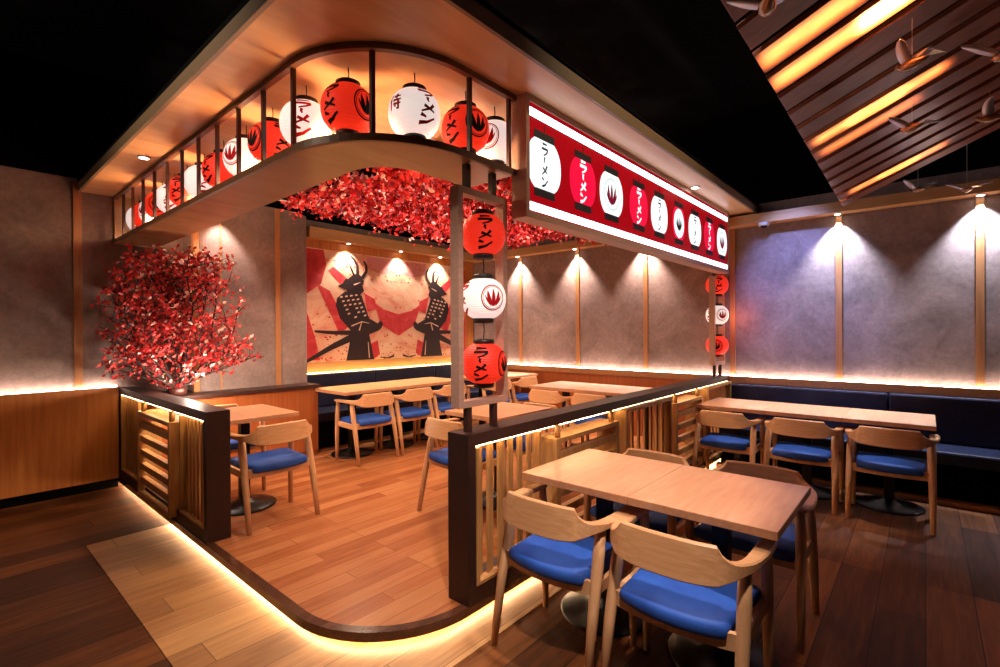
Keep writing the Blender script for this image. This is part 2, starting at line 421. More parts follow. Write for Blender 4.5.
def stroke(mb, pts, w, fn, mi=0, brush=True):
    p = resample(pts); n = len(p); vs = []
    for i in range(n):
        a = p[max(i-1, 0)]; c = p[min(i+1, n-1)]; dx, dy = c[0]-a[0], c[1]-a[1]; l = math.hypot(dx, dy) or 1
        t = i/(n-1); ww = w*(1.15-.55*t) if brush else w
        nx, ny = -dy/l*ww/2, dx/l*ww/2
        vs += [fn(p[i][0]+nx, p[i][1]+ny), fn(p[i][0]-nx, p[i][1]-ny)]
    mb.add(vs, [(2*i, 2*i+1, 2*i+3, 2*i+2) for i in range(n-1)], mi, True)
def word(mb, fn, w, h, sw, mi=0, glyphs=WORD):        # vertical word centred on fn(0,0)
    hs = [.29, .17, .27, .27] if len(glyphs) == 4 else [1.0/len(glyphs)]*len(glyphs)
    y = h/2
    for g, hh in zip(glyphs, hs):
        gh = h*hh
        for st in g:
            stroke(mb, [((px-.5)*w, y-gh+py*gh*.94) for px, py in st], sw, fn, mi)
        y -= gh
def leaf(mb, fn, x0, y0, x1, y1, bulge, mi=0, n=8):
    L = []; Rr = []
    dx, dy = x1-x0, y1-y0; l = math.hypot(dx, dy)
    for i in range(n+1):
        t = i/n; wv = bulge*math.sin(PI*t**.8)
        L.append((x0+dx*t-dy/l*wv, y0+dy*t+dx/l*wv)); Rr.append((x0+dx*t+dy/l*wv, y0+dy*t-dx/l*wv))
    vs = []
    for a, c in zip(L, Rr): vs += [fn(*a), fn(*c)]
    mb.add(vs, [(2*i, 2*i+1, 2*i+3, 2*i+2) for i in range(n)], mi, True)
def emblem(mb, fn, r, mi_ring=0, mi_leaf=0, rw=.09):
    for rr, w in ((r, rw*r), (r*.86, rw*r*.45)):
        vs = []; n = 40
        for i in range(n+1):
            a = 2*PI*i/n; vs += [fn(rr*math.cos(a), rr*math.sin(a)), fn((rr-w)*math.cos(a), (rr-w)*math.sin(a))]
        mb.add(vs, [(2*i, 2*i+1, 2*i+3, 2*i+2) for i in range(n)], mi_ring, True)
    leaf(mb, fn, 0, -.70*r, .0, .74*r, .16*r, mi_leaf)
    for q in (-1, 1):
        g = lambda x, y, q=q: fn(q*(x+.16*r*(1-(y/(.7*r))**2)), y)
        leaf(mb, g, .03*r, -.68*r, .40*r, .60*r, .15*r, mi_leaf)
        leaf(mb, g, .14*r, -.66*r, .56*r, .22*r, .08*r, mi_leaf)

# ------------------------------------------------------------------ paper lanterns
def lrad(z, rx, rz): return rx*max(0, 1-abs(z/rz)**2.2)**(1/2.2)
def paper_lantern(label, loc, red, rx, rz, wire, faces, group, cat='lantern'):
    t = thing('paper_lantern', label, cat, loc, 0, group)
    zc = rz*.93; N = 22
    prof = [(lrad(-zc+2*zc*i/N, rx, rz)+(.0009 if i % 2 else 0), -zc+2*zc*i/N) for i in range(N+1)]
    MB().lathe(prof, 36).build('lantern_shade', M['paper_red' if red else 'paper_white'], t)
    rc = lrad(zc, rx, rz)
    MB().lathe([(rc+.004, zc-.006), (rc+.006, zc+.018), (rc*.92, zc+.024)], 28).build('top_cap', M['darkcap'], t)
    MB().lathe([(rc*.92, -zc-.024), (rc+.006, -zc-.018), (rc+.004, -zc+.006)], 28).build('bottom_cap', M['darkcap'], t)
    if wire > 0: MB().tube([(0, 0, zc+.02), (.004, 0, zc+.02+wire*.5), (0, 0, zc+.02+wire)], .003, 6).build('hanging_wire', M['darkcap'], t)
    for kind, ang, lift, ink in faces:
        mb = MB()
        def fn(x, y, A=ang, L=lift):
            z = y+L; r = lrad(z, rx, rz)+.0022; a = A+x/max(r, rx*.55); return (r*math.cos(a), r*math.sin(a), z)
        if kind == 'word': word(mb, fn, rx*.80, rz*1.52, rx*.112); nm = 'lettering'
        elif kind == 'kanji': word(mb, fn, rx*.62, rz*.72, rx*.095, 0, [SAM]); nm = 'lettering'
        else: emblem(mb, fn, rx*.56); nm = 'emblem'
        mb.build(nm, M[ink], t, fix=False)['label'] = ('red ' if ink == 'redink' else 'black ')+nm
    return t
CA = Vector((0, 0))
def toward(x, y): return math.atan2(-y, -x)      # direction back to where one stands
ZL = 2.59
GR = 'paper lanterns on the canopy shelf'
ring_l = [
 (2.150, 1.90, 0, 'white paper lantern with red emblem tucked against the left end of the red sign', [('emblem', -.35, 0, 'redink')]),
 (1.905, 1.895, 1, 'red paper lantern with black lettering and black emblem, nearest red one to the sign', [('word', -.65, 0, 'ink'), ('emblem', .55, 0, 'ink')]),
 (1.600, 1.955, 0, 'round white paper lantern with red lettering hung at the middle of the curve', [('word', .55, .01, 'redink'), ('kanji', -.80, .02, 'redink')]),
 (1.350, 2.160, 1, 'red paper lantern with black emblem at the left side of the shelf curve', [('word', -.75, 0, 'ink'), ('emblem', .75, 0, 'ink')]),
 (1.300, 2.485, 0, 'white paper lantern with red lettering just left of the shelf curve', [('word', -.15, 0, 'redink')]),
 (1.300, 2.880, 1, 'red paper lantern with black lettering, first red one along the straight left shelf', [('word', .45, 0, 'ink'), ('emblem', -1.0, 0, 'ink')]),
 (1.300, 3.250, 0, 'white paper lantern, second white one along the straight left shelf', [('emblem', -.75, 0, 'redink')]),
 (1.300, 3.620, 1, 'red paper lantern, second red one along the straight left shelf', [('word', -.95, 0, 'ink')]),
 (1.300, 3.990, 0, 'white paper lantern with dark lettering, third white one along the straight shelf', [('word', .15, 0, 'redink')]),
 (1.300, 4.360, 1, 'red paper lantern, third red one along the straight left shelf', [('word', -.6, 0, 'ink')]),
 (1.300, 4.680, 0, 'white paper lantern, fourth white one along the straight left shelf', [('word', -.3, 0, 'redink')]),
 (1.300, 5.000, 1, 'red paper lantern with big black emblem near the far wall end of the shelf', [('emblem', -.25, 0, 'ink')]),
 (1.300, 5.300, 0, 'white paper lantern third from the far wall end of the shelf', [('emblem', -.9, 0, 'redink')]),
 (1.300, 5.540, 1, 'plain red paper lantern second from the far wall end of the shelf', [('word', -1.6, 0, 'ink')]),
 (1.300, 5.745, 0, 'white paper lantern with lettering closest to the far wall on the shelf', [('word', -.1, 0, 'redink')]),
]
for x, y, red, lab, faces in ring_l:
    rx = .130 if y < 5.2 else .100
    tw = toward(x, y)
    paper_lantern(lab, (x, y, ZL-.015), red, rx, .124, SZ-ZL-.105, [(k_, tw+a, l, i) for k_, a, l, i in faces], GR)
# lantern frames on the partition
def lantern_frame(label, x0, x1, y, z0, z1, topz):
    t = thing('lantern_frame', label, 'frame', ((x0+x1)/2, y, PZ+.865)); cx, cyy, cz = (x0+x1)/2, y, PZ+.865
    w = .034; d = .03
    b = MB()
    for x in (x0, x1-w): b.box(x-cx, x+w-cx, -d, d, z0-cz, z1-cz)
    for z in (z0, z1-w): b.box(x0+w-cx, x1-w-cx, -d, d, z-cz, z+w-cz)
    b.build('frame', M['rail'] if False else M['sign_frame'], t)
    for x in (x0+.09, x1-.09):
        MB().box(x-.016-cx, x+.016-cx, -.016, .016, 0, z0-cz+.002).build('lower_post', M['bar'], t)
        MB().box(x-.016-cx, x+.016-cx, -.016, .016, z1-cz-.002, topz-cz).build('upper_post', M['bar'], t)
lantern_frame('timber frame of three paper lanterns on the near end of the long partition', 1.725, 2.105, 1.80, 1.085, 2.215, SH-.004)
lantern_frame('timber frame of three paper lanterns at the wall end of the long partition', 5.68, 6.06, 1.80, 1.085, 2.08, 2.15)
for (x, side) in ((1.94, 'near'), (5.87, 'far')):
    tw = toward(x, 1.8)
    zs = (1.995, 1.652, 1.305)
    for j, z in enumerate(zs):
        red = j != 1; nm = ('top', 'middle', 'bottom')[j]
        colr = 'red' if red else 'white'
        if side == 'near':
            fc = [('word', tw+.10, 0, 'ink')] if j == 0 else [('emblem', tw+.45, 0, 'redink'), ('word', tw-1.15, 0, 'redink')] if j == 1 else [('word', tw-.15, 0, 'ink'), ('emblem', tw+1.2, 0, 'ink')]
            lab = '%s paper lantern at the %s of the near lantern frame' % (colr, nm)
            wr = .10 if j else .055
        else:
            fc = [('word', tw+.15, 0, 'ink')] if j == 0 else [('word', tw-.8, 0, 'redink'), ('emblem', tw+.5, 0, 'redink')] if j == 1 else [('emblem', tw-.1, 0, 'ink')]
            lab = '%s paper lantern at the %s of the far lantern frame by the right wall' % (colr, nm)
            wr = .10 if j else .0
        paper_lantern(lab, (x, 1.80, z), red, .121, .115, wr, fc, 'paper lanterns in the two frames')

# ------------------------------------------------------------------ illuminated sign
sx0, sx1, sy, sz0, sz1 = XS, 5.79, 1.656, 2.106, SZ-.001
sg = thing('illuminated_sign', 'long red illuminated sign with printed lanterns under the canopy edge', 'sign', (sx0, sy, sz0))
W, Hs = sx1-sx0, sz1-sz0
b = MB(); b.box(0, W, .012, .10, 0, Hs)
b.box(0, W, -.006, .012, 0, .035); b.box(0, W, -.006, .012, Hs-.035, Hs); b.box(0, .03, -.006, .012, .035, Hs-.035); b.box(W-.03, W, -.006, .012, .035, Hs-.035)
b.build('sign_box', M['sign_frame'], sg)
b = MB(); b.box(.03, W-.03, .004, .0115, .035, Hs-.035); b.build('sign_face', M['sign_red'], sg)
for z in (.047, Hs-.108):
    b = MB(); b.box(.031, W-.031, .001, .0038, z, z+.046); b.build('light_stripe', M['sign_stripe'], sg)
cxs = [2.312, 2.734, 3.113, 3.546, 3.931, 4.353, 4.757, 5.171, 5.58]
kinds = ['ww', 'pw', 'we', 'pw', 'ww', 'pe', 'ww', 'pw', 'we']
for cx, kd in zip(cxs, kinds):
    u = cx-sx0; zc = 2.430-sz0; rx, rz = (.165, .145) if kd[0] == 'w' else (.158, .145)
    if kd == 'pe': rx = .145
    def fl(x, y, d=.0022, u=u, zc=zc): return (u+x, d, zc+y)
    ov = []
    for i in range(13):
        z = -rz+2*rz*i/12; ov.append((rx*max(.02, 1-abs(z/(rz*1.16))**2.4)**(1/2.0), z))
    poly = [(x, z) for x, z in ov]+[(-x, z) for x, z in reversed(ov)]
    m = MB(); m.prism(poly, lambda x, y: fl(x, y, .0036), lambda x, y: fl(x, y, .0018))
    pl = m.build('printed_lantern', M['sign_white' if kd[0] == 'w' else 'sign_pink'], sg)
    pl['label'] = 'printed white lantern' if kd[0] == 'w' else 'printed red lantern'
    m = MB()
    hw = .10
    m.prism([(-hw, rz-.004), (hw, rz-.004), (hw, rz+.042), (-hw, rz+.042)], lambda x, y: fl(x, y, .0036), lambda x, y: fl(x, y, .0015))
    m.prism([(-.003, rz+.03), (.003, rz+.03), (.003, rz+.085), (-.003, rz+.085)], lambda x, y: fl(x, y, .0036), lambda x, y: fl(x, y, .0013))
    m.build('printed_cap', M['sign_black'], pl); m = MB()
    m.prism([(-hw, -rz-.042), (hw, -rz-.042), (hw, -rz+.004), (-hw, -rz+.004)], lambda x, y: fl(x, y, .0036), lambda x, y: fl(x, y, .0015))
    m.build('printed_cap', M['sign_black'], pl)
    fn = lambda x, y, fl=fl: fl(x, y, .0012)
    m = MB()
    if kd == 'ww':
        word(m, fn, .075, .26, .013); m.build('printed_lettering', M['sign_black'], pl, fix=False)
    elif kd == 'pw':
        word(m, fn, .095, .275, .018); m.build('printed_lettering', M['sign_white'], pl, fix=False)
    else:
        if kd == 'pe':
            q = MB(); n = 30; q.add([fn(.118*math.cos(2*PI*i/n), .130*math.sin(2*PI*i/n)) for i in range(n)], [tuple(range(n))]); q.build('printed_disc', M['sign_white'], pl, fix=False)
            fn2 = lambda x, y, fl=fl: fl(x, y, .0006)
            emblem(m, fn2, .098, 0, 1); m.build('printed_emblem', [M['sign_grey'], M['sign_black']], pl, fix=False)
        else:
            emblem(m, fn, .112, 0, 1); m.build('printed_emblem', [M['sign_grey'], M['sign_wine']], pl, fix=False)

# ------------------------------------------------------------------ mural
MX0, MX1, MZ0, MZ1 = cx1+.02, 5.88, 1.09, 2.55
YM = YB-.02
mu = thing('wall_mural', 'large red and cream mural of two black warrior silhouettes on the back wall', 'mural', (MX0, YM, MZ0))
mm, nt, bs = newmat('mural_ground'); v = texco(nt, (1, 1, 1))
nt.links.new(ramp(nt, noise(nt, v, 2.6, 8, .7, 1.0), [(.3, '#c9604e'), (.44, '#dfa184'), (.56, '#e6bd9c'), (.72, '#ebcdb2')]), bs.inputs['Base Color']); bs.inputs['Roughness'].default_value = .6
m2, nt, bs = newmat('mural_red'); v = texco(nt, (1, 1, 1))
nt.links.new(ramp(nt, noise(nt, v, 5, 8, .75, 1.0), [(.3, '#a51f2a'), (.5, '#c62f36'), (.72, '#d96a60')]), bs.inputs['Base Color']); bs.inputs['Roughness'].default_value = .6
m3, nt, bs = newmat('mural_pink'); v = texco(nt, (1, 1, 1))
nt.links.new(ramp(nt, noise(nt, v, 4, 8, .75, 1.0), [(.3, '#b24a4e'), (.5, '#d58a80'), (.7, '#c98aa0')]), bs.inputs['Base Color']); bs.inputs['Roughness'].default_value = .6
m_ink = plain('mural_ink', '#241216', .6); m_cream = plain('mural_cream', '#e2bda2', .6)
b = MB(); b.box(0, MX1-MX0, -.004, .018, 0, MZ1-MZ0); b.build('mural_board', mm, mu)
AX = 4.484
def mur(polys, name, mat, dep):
    for sgn in (1, -1):
        m = MB()
        for ip, poly in enumerate(polys):
            dq = dep+(ip % 12)*.00012
            p2 = [(AX+sgn*(x-AX), z) for x, z in poly]
            p2 = [(min(max(x, MX0+.003), MX1-.003), min(max(z, MZ0+.003), MZ1-.003)) for x, z in p2]
            m.prism(p2, lambda x, z: (x-MX0, -.004, z-MZ0), lambda x, z, dq=dq: (x-MX0, -dq, z-MZ0))
        m.build(name, mat, mu)
def rib(pts, w):
    p = resample(pts, 4); L = []; Rr = []; n = len(p)
    for i in range(n):
        a = p[max(i-1, 0)]; c = p[min(i+1, n-1)]; dx, dy = c[0]-a[0], c[1]-a[1]; l = math.hypot(dx, dy) or 1
        ww = w*(1-.6*i/(n-1)); L.append((p[i][0]-dy/l*ww/2, p[i][1]+dx/l*ww/2)); Rr.append((p[i][0]+dy/l*ww/2, p[i][1]-dx/l*ww/2))
    return L+Rr[::-1]
red = [[(3.04, 2.54), (3.30, 2.54), (3.34, 2.35), (3.26, 2.1), (3.04, 1.95)],
       [(3.20, 2.10), (3.38, 2.02), (3.66, 1.55), (3.52, 1.46)], [(3.36, 2.28), (3.44, 2.34), (3.66, 2.18), (3.60, 2.06)],
       [(3.04, 1.80), (3.18, 1.40), (3.24, 1.12), (3.04, 1.12)],
       [(4.06, 1.90), (4.22, 1.80), (4.484, 1.74), (4.484, 1.42), (4.18, 1.58)], [(3.90, 2.02), (4.08, 1.94), (4.10, 1.80), (3.96, 1.76)],
       [(3.98, 1.30), (4.12, 1.36), (4.16, 1.16), (4.06, 1.10)]]
mur(red, 'red_rays', m2, .006)
mur([[(3.95, 2.53), (4.484, 2.53), (4.484, 2.34), (4.20, 2.30), (3.96, 2.36)]], 'pink_band', m3, .0055)
sam = [[(3.62, 1.093), (4.06, 1.093), (4.03, 1.22), (4.0, 1.36), (3.96, 1.52), (3.70, 1.52), (3.67, 1.32)],
       [(3.69, 1.50), (3.97, 1.48), (4.0, 1.62), (3.93, 1.80), (3.86, 1.98), (3.74, 2.02), (3.60, 2.02), (3.49, 1.93), (3.47, 1.83), (3.53, 1.66)],
       [(3.86, 1.66), (4.0, 1.66), (4.12, 1.60), (4.17, 1.64), (4.21, 1.61), (4.19, 1.54), (4.14, 1.50), (4.0, 1.45), (3.84, 1.48)],
       [(3.64, 1.98), (3.62, 2.10), (3.66, 2.20), (3.75, 2.27), (3.84, 2.26), (3.90, 2.18), (3.87, 2.12), (3.90, 2.05), (3.84, 1.99)],
       [(3.50, 2.09), (3.56, 2.12), (3.62, 2.20), (3.70, 2.18), (3.68, 2.04), (3.60, 2.05)],
       rib([(3.80, 2.26), (3.80, 2.38), (3.75, 2.46), (3.69, 2.51)], .05), rib([(3.87, 2.22), (3.94, 2.32), (3.94, 2.40), (3.90, 2.46)], .05), rib([(3.74, 2.26), (3.70, 2.34), (3.67, 2.40)], .03),
       rib([(3.74, 1.47), (3.45, 1.47), (3.17, 1.49)], .07), rib([(3.74, 1.42), (3.40, 1.28), (3.06, 1.11)], .10),
       rib([(4.40, 1.13), (4.30, 1.10), (4.16, 1.12)], .03)]
mur(sam, 'warrior_silhouette', m_ink, .0080)
sc = []
for i in range(6):
    for j in range(4):
        x = 3.53+j*.075+i*.028; z = 1.93-i*.055+j*.012
        if rnd.random() < .8: sc.append([(x, z), (x+.042, z+.012), (x+.036, z+.03), (x+.004, z+.024)])
sc += [rib([(3.70, 1.56), (3.86, 1.62), (3.98, 1.60)], .016), rib([(3.82, 1.50), (3.86, 1.62)], .018), rib([(3.74, 2.12), (3.84, 2.16)], .016), rib([(3.98, 1.12), (3.96, 1.34)], .014)]
mur(sc, 'armour_highlight', m_cream, .0100)
b = MB()
for _ in range(150):
    x = rnd.uniform(3.06, 4.46); z = rnd.choice((rnd.uniform(1.1, 1.45), rnd.uniform(2.2, 2.5), rnd.uniform(1.1, 2.0))); r_ = rnd.uniform(.005, .018)
    p = [(x+r_*math.cos(a), z+r_*math.sin(a)*.8) for a in (0, 1.2, 2.3, 3.6, 5)]
    for sgn in (1, -1):
        b.prism([(AX+sgn*(min(q0, 5.9)-AX), q1) for q0, q1 in p], lambda x, z: (x-MX0, -.004, z-MZ0), lambda x, z: (x-MX0, -.007, z-MZ0))
b.build('ink_splatter', m2, mu)['kind'] = 'stuff'
# lower strip and frame around the mural
b = MB(); b.box(MX0-.02, XW-.05, YM, YB, .90, MZ0); struct('trim_mural_foot', b, M['crown'], 'timber strip under the mural', 'trim')
b = MB(); b.box(MX1, XW-.03, YM-.004, YB, MZ0, 2.66); b.box(MX0-.02, MX1, YM-.002, YB, MZ1, 2.66); struct('trim_mural_frame', b, M['panel_wood'], 'timber surround of the mural', 'trim')
b = MB(); b.box(MX0-.1, XW-.08, YB-.085, YB-.07, .955, .965)
tag(b.build('light_strip', M['led_mural']), 'golden light strip under the mural above the inner bench', 'light strip')

# ------------------------------------------------------------------ banquettes
def bench(label, loc, rz, L, seams, zt):
    t = thing('banquette_bench', label, 'bench', loc, rz)
    MB().box(0, L, .08, .50, 0, .33).build('base', M['black'], t)
    MB().box(0, L, 0, .50, .33, .44, .018).build('seat', M['navy'], t)
    ed = [0]+seams+[L]
    for a, c in zip(ed, ed[1:]): MB().box(a+.003, c-.003, .40, .52, .445, zt, .018).build('backrest', M['navy'], t)
bench('dark navy upholstered bench along the right wall', (5.57, YP-.03, 0), -PI/2, 4.2, [1.43, 3.0], .865)
bench('dark navy upholstered bench under the mural', (2.90, YB-.54, PZ), 0, XW-2.95, [1.1, 2.2], .86)

# ------------------------------------------------------------------ tables
def dining_table(label, loc, rz, w=.585, d=.67, group=None, gl=0):
    t = thing('dining_table', label, 'table', loc, rz, group)
    MB().box(-w/2, w/2, -d/2, d/2, .715, .75, .003).build('table_top', M['oak_top'], t)
    MB().box(-.034, .034, -.034, .034, .03, .715, .004).build('column', M['metal'], t)
    MB().lathe([(.232, 0), (.235, .008), (.225, .016), (.14, .03), (.06, .05), (.04, .075)], 36).build('base', M['metal'], t)
    return t
G1, G2 = 'front tables', 'tables by the right wall bench'
tb = dining_table('light oak dining table nearest the long partition, foremost pair', (2.313, 1.28, 0), PI/2, .585, .67)
def ct(label, loc, rz): return copy_thing(tb, label, loc, rz)
ct('light oak dining table at the very front, joined to the one beside the partition', (2.313, .693, 0), PI/2)
ct('light oak dining table at the partition end of the right bench row', (5.23, 1.405, 0), PI/2)
ct('light oak dining table in the middle of the right bench row', (5.23, 0.818, 0), PI/2)
ct('light oak dining table at the outer end of the right bench row', (5.23, 0.231, 0), PI/2)
ct('oak dining table behind the short partition beside the half wall', (1.62, 4.13, PZ), 0)
ct('oak dining table at the left end of the mural bench row', (3.12, 4.95, PZ), 0)
ct('oak dining table second from left in the mural bench row', (3.71, 4.95, PZ), 0)
ct('oak dining table third from left in the mural bench row', (4.30, 4.95, PZ), 0)
ct('oak dining table fourth along the mural bench row, behind the lantern frame', (5.08, 4.75, PZ), 0)
ct('oak dining table in the far corner of the mural bench row', (5.67, 4.75, PZ), 0)
ct('oak dining table just behind the near lantern frame', (3.03, 2.64, PZ), PI/2)
ct('oak dining table at the far end of the row by the inner right wall', (4.90, 3.22, PZ), PI/2)
ct('oak dining table in the middle of the row by the inner right wall', (4.90, 2.633, PZ), PI/2)
ct('oak dining table by the inner right wall closest to the long partition', (4.90, 2.046+.15, PZ-.0), PI/2).scale = (.5, 1, 1)

# ------------------------------------------------------------------ chairs
def dining_chair(label, loc, rz):
    t = thing('dining_chair', label, 'chair', loc, rz, None)
    for sy in (-1, 1):
        MB().tube([(-.215, sy*.252, 0), (-.155, sy*.249, .30), (-.10, sy*.244, .52), (-.070, sy*.240, .638)], [.0165, .023, .026, .022], 12).build('leg', M['oak'], t)
        MB().tube([(.205, sy*.252, 0), (.200, sy*.253, .30), (.188, sy*.252, .52), (.180, sy*.250, .640)], [.0155, .021, .0235, .019], 12).build('leg', M['oak'], t)
    # backrest and arms in one bent band
    half = [(-.225, 0), (-.224, .06), (-.217, .12), (-.206, .165), (-.199, .186), (-.194, .190), (-.187, .199), (-.176, .210), (-.158, .224), (-.13, .238), (-.09, .251), (-.04, .259), (.03, .263), (.09, .264), (.14, .263), (.180, .260), (.208, .257), (.224, .254)]
    top = [.733, .733, .732, .731, .730, .728, .706, .691, .679, .672, .668, .666, .665, .664, .663, .662, .659, .653]
    bot = [.590, .590, .592, .596, .600, .602, .607, .612, .619, .626, .632, .636, .638, .639, .640, .641, .643, .647]
    wid = [.022, .022, .022, .022, .022, .023, .025, .027, .031, .037, .045, .052, .058, .062, .062, .058, .046, .02]
    path = [(x, -y, i) for i, (x, y) in list(enumerate(half))[::-1]]+[(x, y, i) for i, (x, y) in list(enumerate(half))[1:]]
    rings = []; n = len(path)
    for k_, (x, y, i) in enumerate(path):
        a = Vector(path[max(k_-1, 0)][:2]); c = Vector(path[min(k_+1, n-1)][:2]); d = (c-a).normalized(); nr = Vector((d.y, -d.x))  # outward
        w = wid[i]; z0, z1 = bot[i], top[i]
        e = min(.006, (z1-z0)*.3, w*.3)
        lean = .022*max(0, (z1-.666)/.066)
        P = []
        for (s_, zz, le) in ((-w/2+e, z0, 0), (w/2-e, z0, 0), (w/2, z0+e, 0), (w/2, z1-e, 1), (w/2-e, z1, 1), (-w/2+e, z1, 1), (-w/2, z1-e, 1), (-w/2, z0+e, 0)):
            off = s_+(lean if le else 0)
            P.append((x+nr.x*off, y+nr.y*off, zz))
        rings.append(P)
    o = MB().loft(rings, 0, True).build('backrest', M['oak_y'], t)
    md = o.modifiers.new('edge', 'EDGE_SPLIT'); md.split_angle = .5
    # seat frame
    f = MB()
    f.box(.165, .195, -.235, .235, .365, .415, .004)
    for sy in (-1, 1): f.obox((.018, sy*.242, .392), (.165, 0, .004), (0, .011, 0), (0, 0, .026), .003)
    rr = []
    for i in range(13):
        y = -.238+.476*i/12; x = -.128-.035*(1-(y/.238)**2)
        rr.append([(x-.011, y, .365), (x+.011, y, .365), (x+.011, y, .425), (x-.011, y, .425)])
    f.loft(rr, 0, False)
    f.build('seat_frame', M['oak'], t)
    # seat pad
    pts = []
    def outl(k):
        o = []
        fx, rx_, hy = .222, -.150, .228
        for i in range(9): y = hy*k*(1-2*i/8); o.append(((fx-.02*(y/hy)**4)*1-(1-k)*.22, y))
        for i in range(1, 16): y = -hy*k*(1-2*i/16); o.append((rx_-.052*(1-(y/hy)**2)+(1-k)*.18, y))
        return o
    rings = []
    for k_, z in ((.96, .405), (1.0, .414), (1.01, .432), (.995, .450), (.94, .461), (.75, .469), (.4, .473), (.05, .474)):
        rings.append([(x, y, z-.006*abs(x-.03)/.2) for x, y in outl(k_)])
    o = MB().loft(rings).build('seat', M['blue'], t)
    o['label'] = 'blue upholstered seat'
    return t
ch = dining_chair('front oak armchair with blue seat nearest the post of the long partition', (1.935, 1.29, 0), 0)
def cc(label, x, y, rz, z=PZ): return copy_thing(ch, label, (x, y, z), rz)
cc('frontmost oak armchair with blue seat, cut by the bottom edge', 1.945, .722, 0, 0)
cc('oak armchair facing the viewer across the front table, beside the partition', 2.70, 1.25, PI, 0)
cc('oak armchair facing the viewer at the outer end of the front tables', 2.79, .685, PI, 0)
cc('oak armchair of the right bench row standing beside the partition', 4.90, 1.41, 0, 0)
cc('middle oak armchair of the three along the right bench tables', 4.89, .80, 0, 0)
cc('outermost oak armchair of the three along the right bench tables', 4.89, .21, 0, 0)
cc('oak armchair with its back to the viewer behind the short partition', 1.648, 3.71, PI/2+.02)
cc('oak armchair across the small table from the short partition, facing the viewer', 1.645, 4.62, -PI/2)
cc('leftmost oak armchair of the mural bench row', 3.11, 4.63, PI/2)
cc('second oak armchair from the left in the mural bench row', 3.68, 4.63, PI/2)
cc('third oak armchair from the left in the mural bench row', 4.25, 4.63, PI/2)
cc('fourth oak armchair of the mural row, seen beside the bottom red lantern', 5.0, 4.50, PI/2)
cc('oak armchair in the far corner of the mural row', 5.60, 4.50, PI/2)
cc('oak armchair half hidden behind the end post of the long partition', 2.665, 2.71, 0)
cc('oak armchair facing left behind the table at the near lantern frame', 3.38, 2.62, PI)
cc('oak armchair at the inner right wall tables, farther from the partition', 4.62, 3.20, 0)
cc('oak armchair at the inner right wall tables, closer to the partition', 4.62, 2.63, 0)

# ------------------------------------------------------------------ blossom tree
def petal(mb, c, s, mi):
    a = rnd.uniform(0, 2*PI); t_ = rnd.uniform(-1, 1); u_ = math.sqrt(1-t_*t_)
    n = Vector((u_*math.cos(a), u_*math.sin(a), t_)); x = n.orthogonal().normalized(); y = n.cross(x)
    c = Vector(c); mb.add([c-x*s, c-y*s*.6+n*s*.25, c+x*s, c+y*s*.6+n*s*.25], [(0, 1, 2, 3)], mi)
def cluster(mb, c, rad, n, s, w):
    for _ in range(n):
        p = Vector((rnd.gauss(0, rad), rnd.gauss(0, rad), rnd.gauss(0, rad*.8)))+Vector(c)
        petal(mb, p, s*rnd.uniform(.6, 1.25), rnd.choices((0, 1, 2, 3), w)[0])
tr = thing('blossom_tree', 'bushy red blossom tree standing on the dark ledge at left', 'tree', (1.49, 5.30, .885))
br = MB(); bl = MB()
def twig(p, d, L, r, lev):
    pts = [p]; n = max(3, int(L/.06))
    for i in range(n):
        d = (d+Vector((rnd.gauss(0, .10), rnd.gauss(0, .09), rnd.gauss(0, .06)+.03))).normalized()
        p = p+d*(L/n); p = Vector((p.x, min(max(p.y, -.34), .10), max(p.z, .05)))
        if abs(p.x) > .60 or p.z > 1.36 or abs(p.x) > .30+.55*(p.z/.5 if p.z < .5 else (1.55-p.z)*.75): break
        pts.append(p)
        if lev or i > 0 or rnd.random() < .6:
            cluster(bl, p, .022, rnd.randint(2, 3), .025, (6, 4, 1.9, 1.6))
        if lev < 2 and i > (1 if lev == 0 else 0) and rnd.random() < (.80 if lev == 0 else .45):
            a = Vector((rnd.gauss(0, 1), rnd.gauss(0, .7), rnd.gauss(.2, .6))).normalized()
            twig(p, (d*.8+a*.8).normalized(), L*rnd.uniform(.22, .40) if lev == 0 else L*rnd.uniform(.4, .7), r*.5, lev+1)
    if len(pts) > 2: br.tube(pts, [r*(1-.6*i/(len(pts)-1)) for i in range(len(pts))], 5)
for i in range(15):
    a = -1.30+2.6*i/14+rnd.gauss(0, .04)
    L = .70 if abs(a) > 1.0 else .85+.45*math.cos(a)
    twig(Vector((0, 0, .06)), Vector((math.sin(a), rnd.uniform(-.45, .2), math.cos(a)+.10)).normalized(), L*rnd.uniform(.8, 1.1), .011, 0)
MB().lathe([(.05, 0), (.075, .02), (.08, .07), (.06, .085)], 14).build('pot', M['bar'], tr)
br.build('branches', M['branch'], tr)
o = bl.build('blossoms', [M['blossom'], M['blossom2'], M['blossom3'], M['blossom4']], tr, fix=False); o['kind'] = 'stuff'

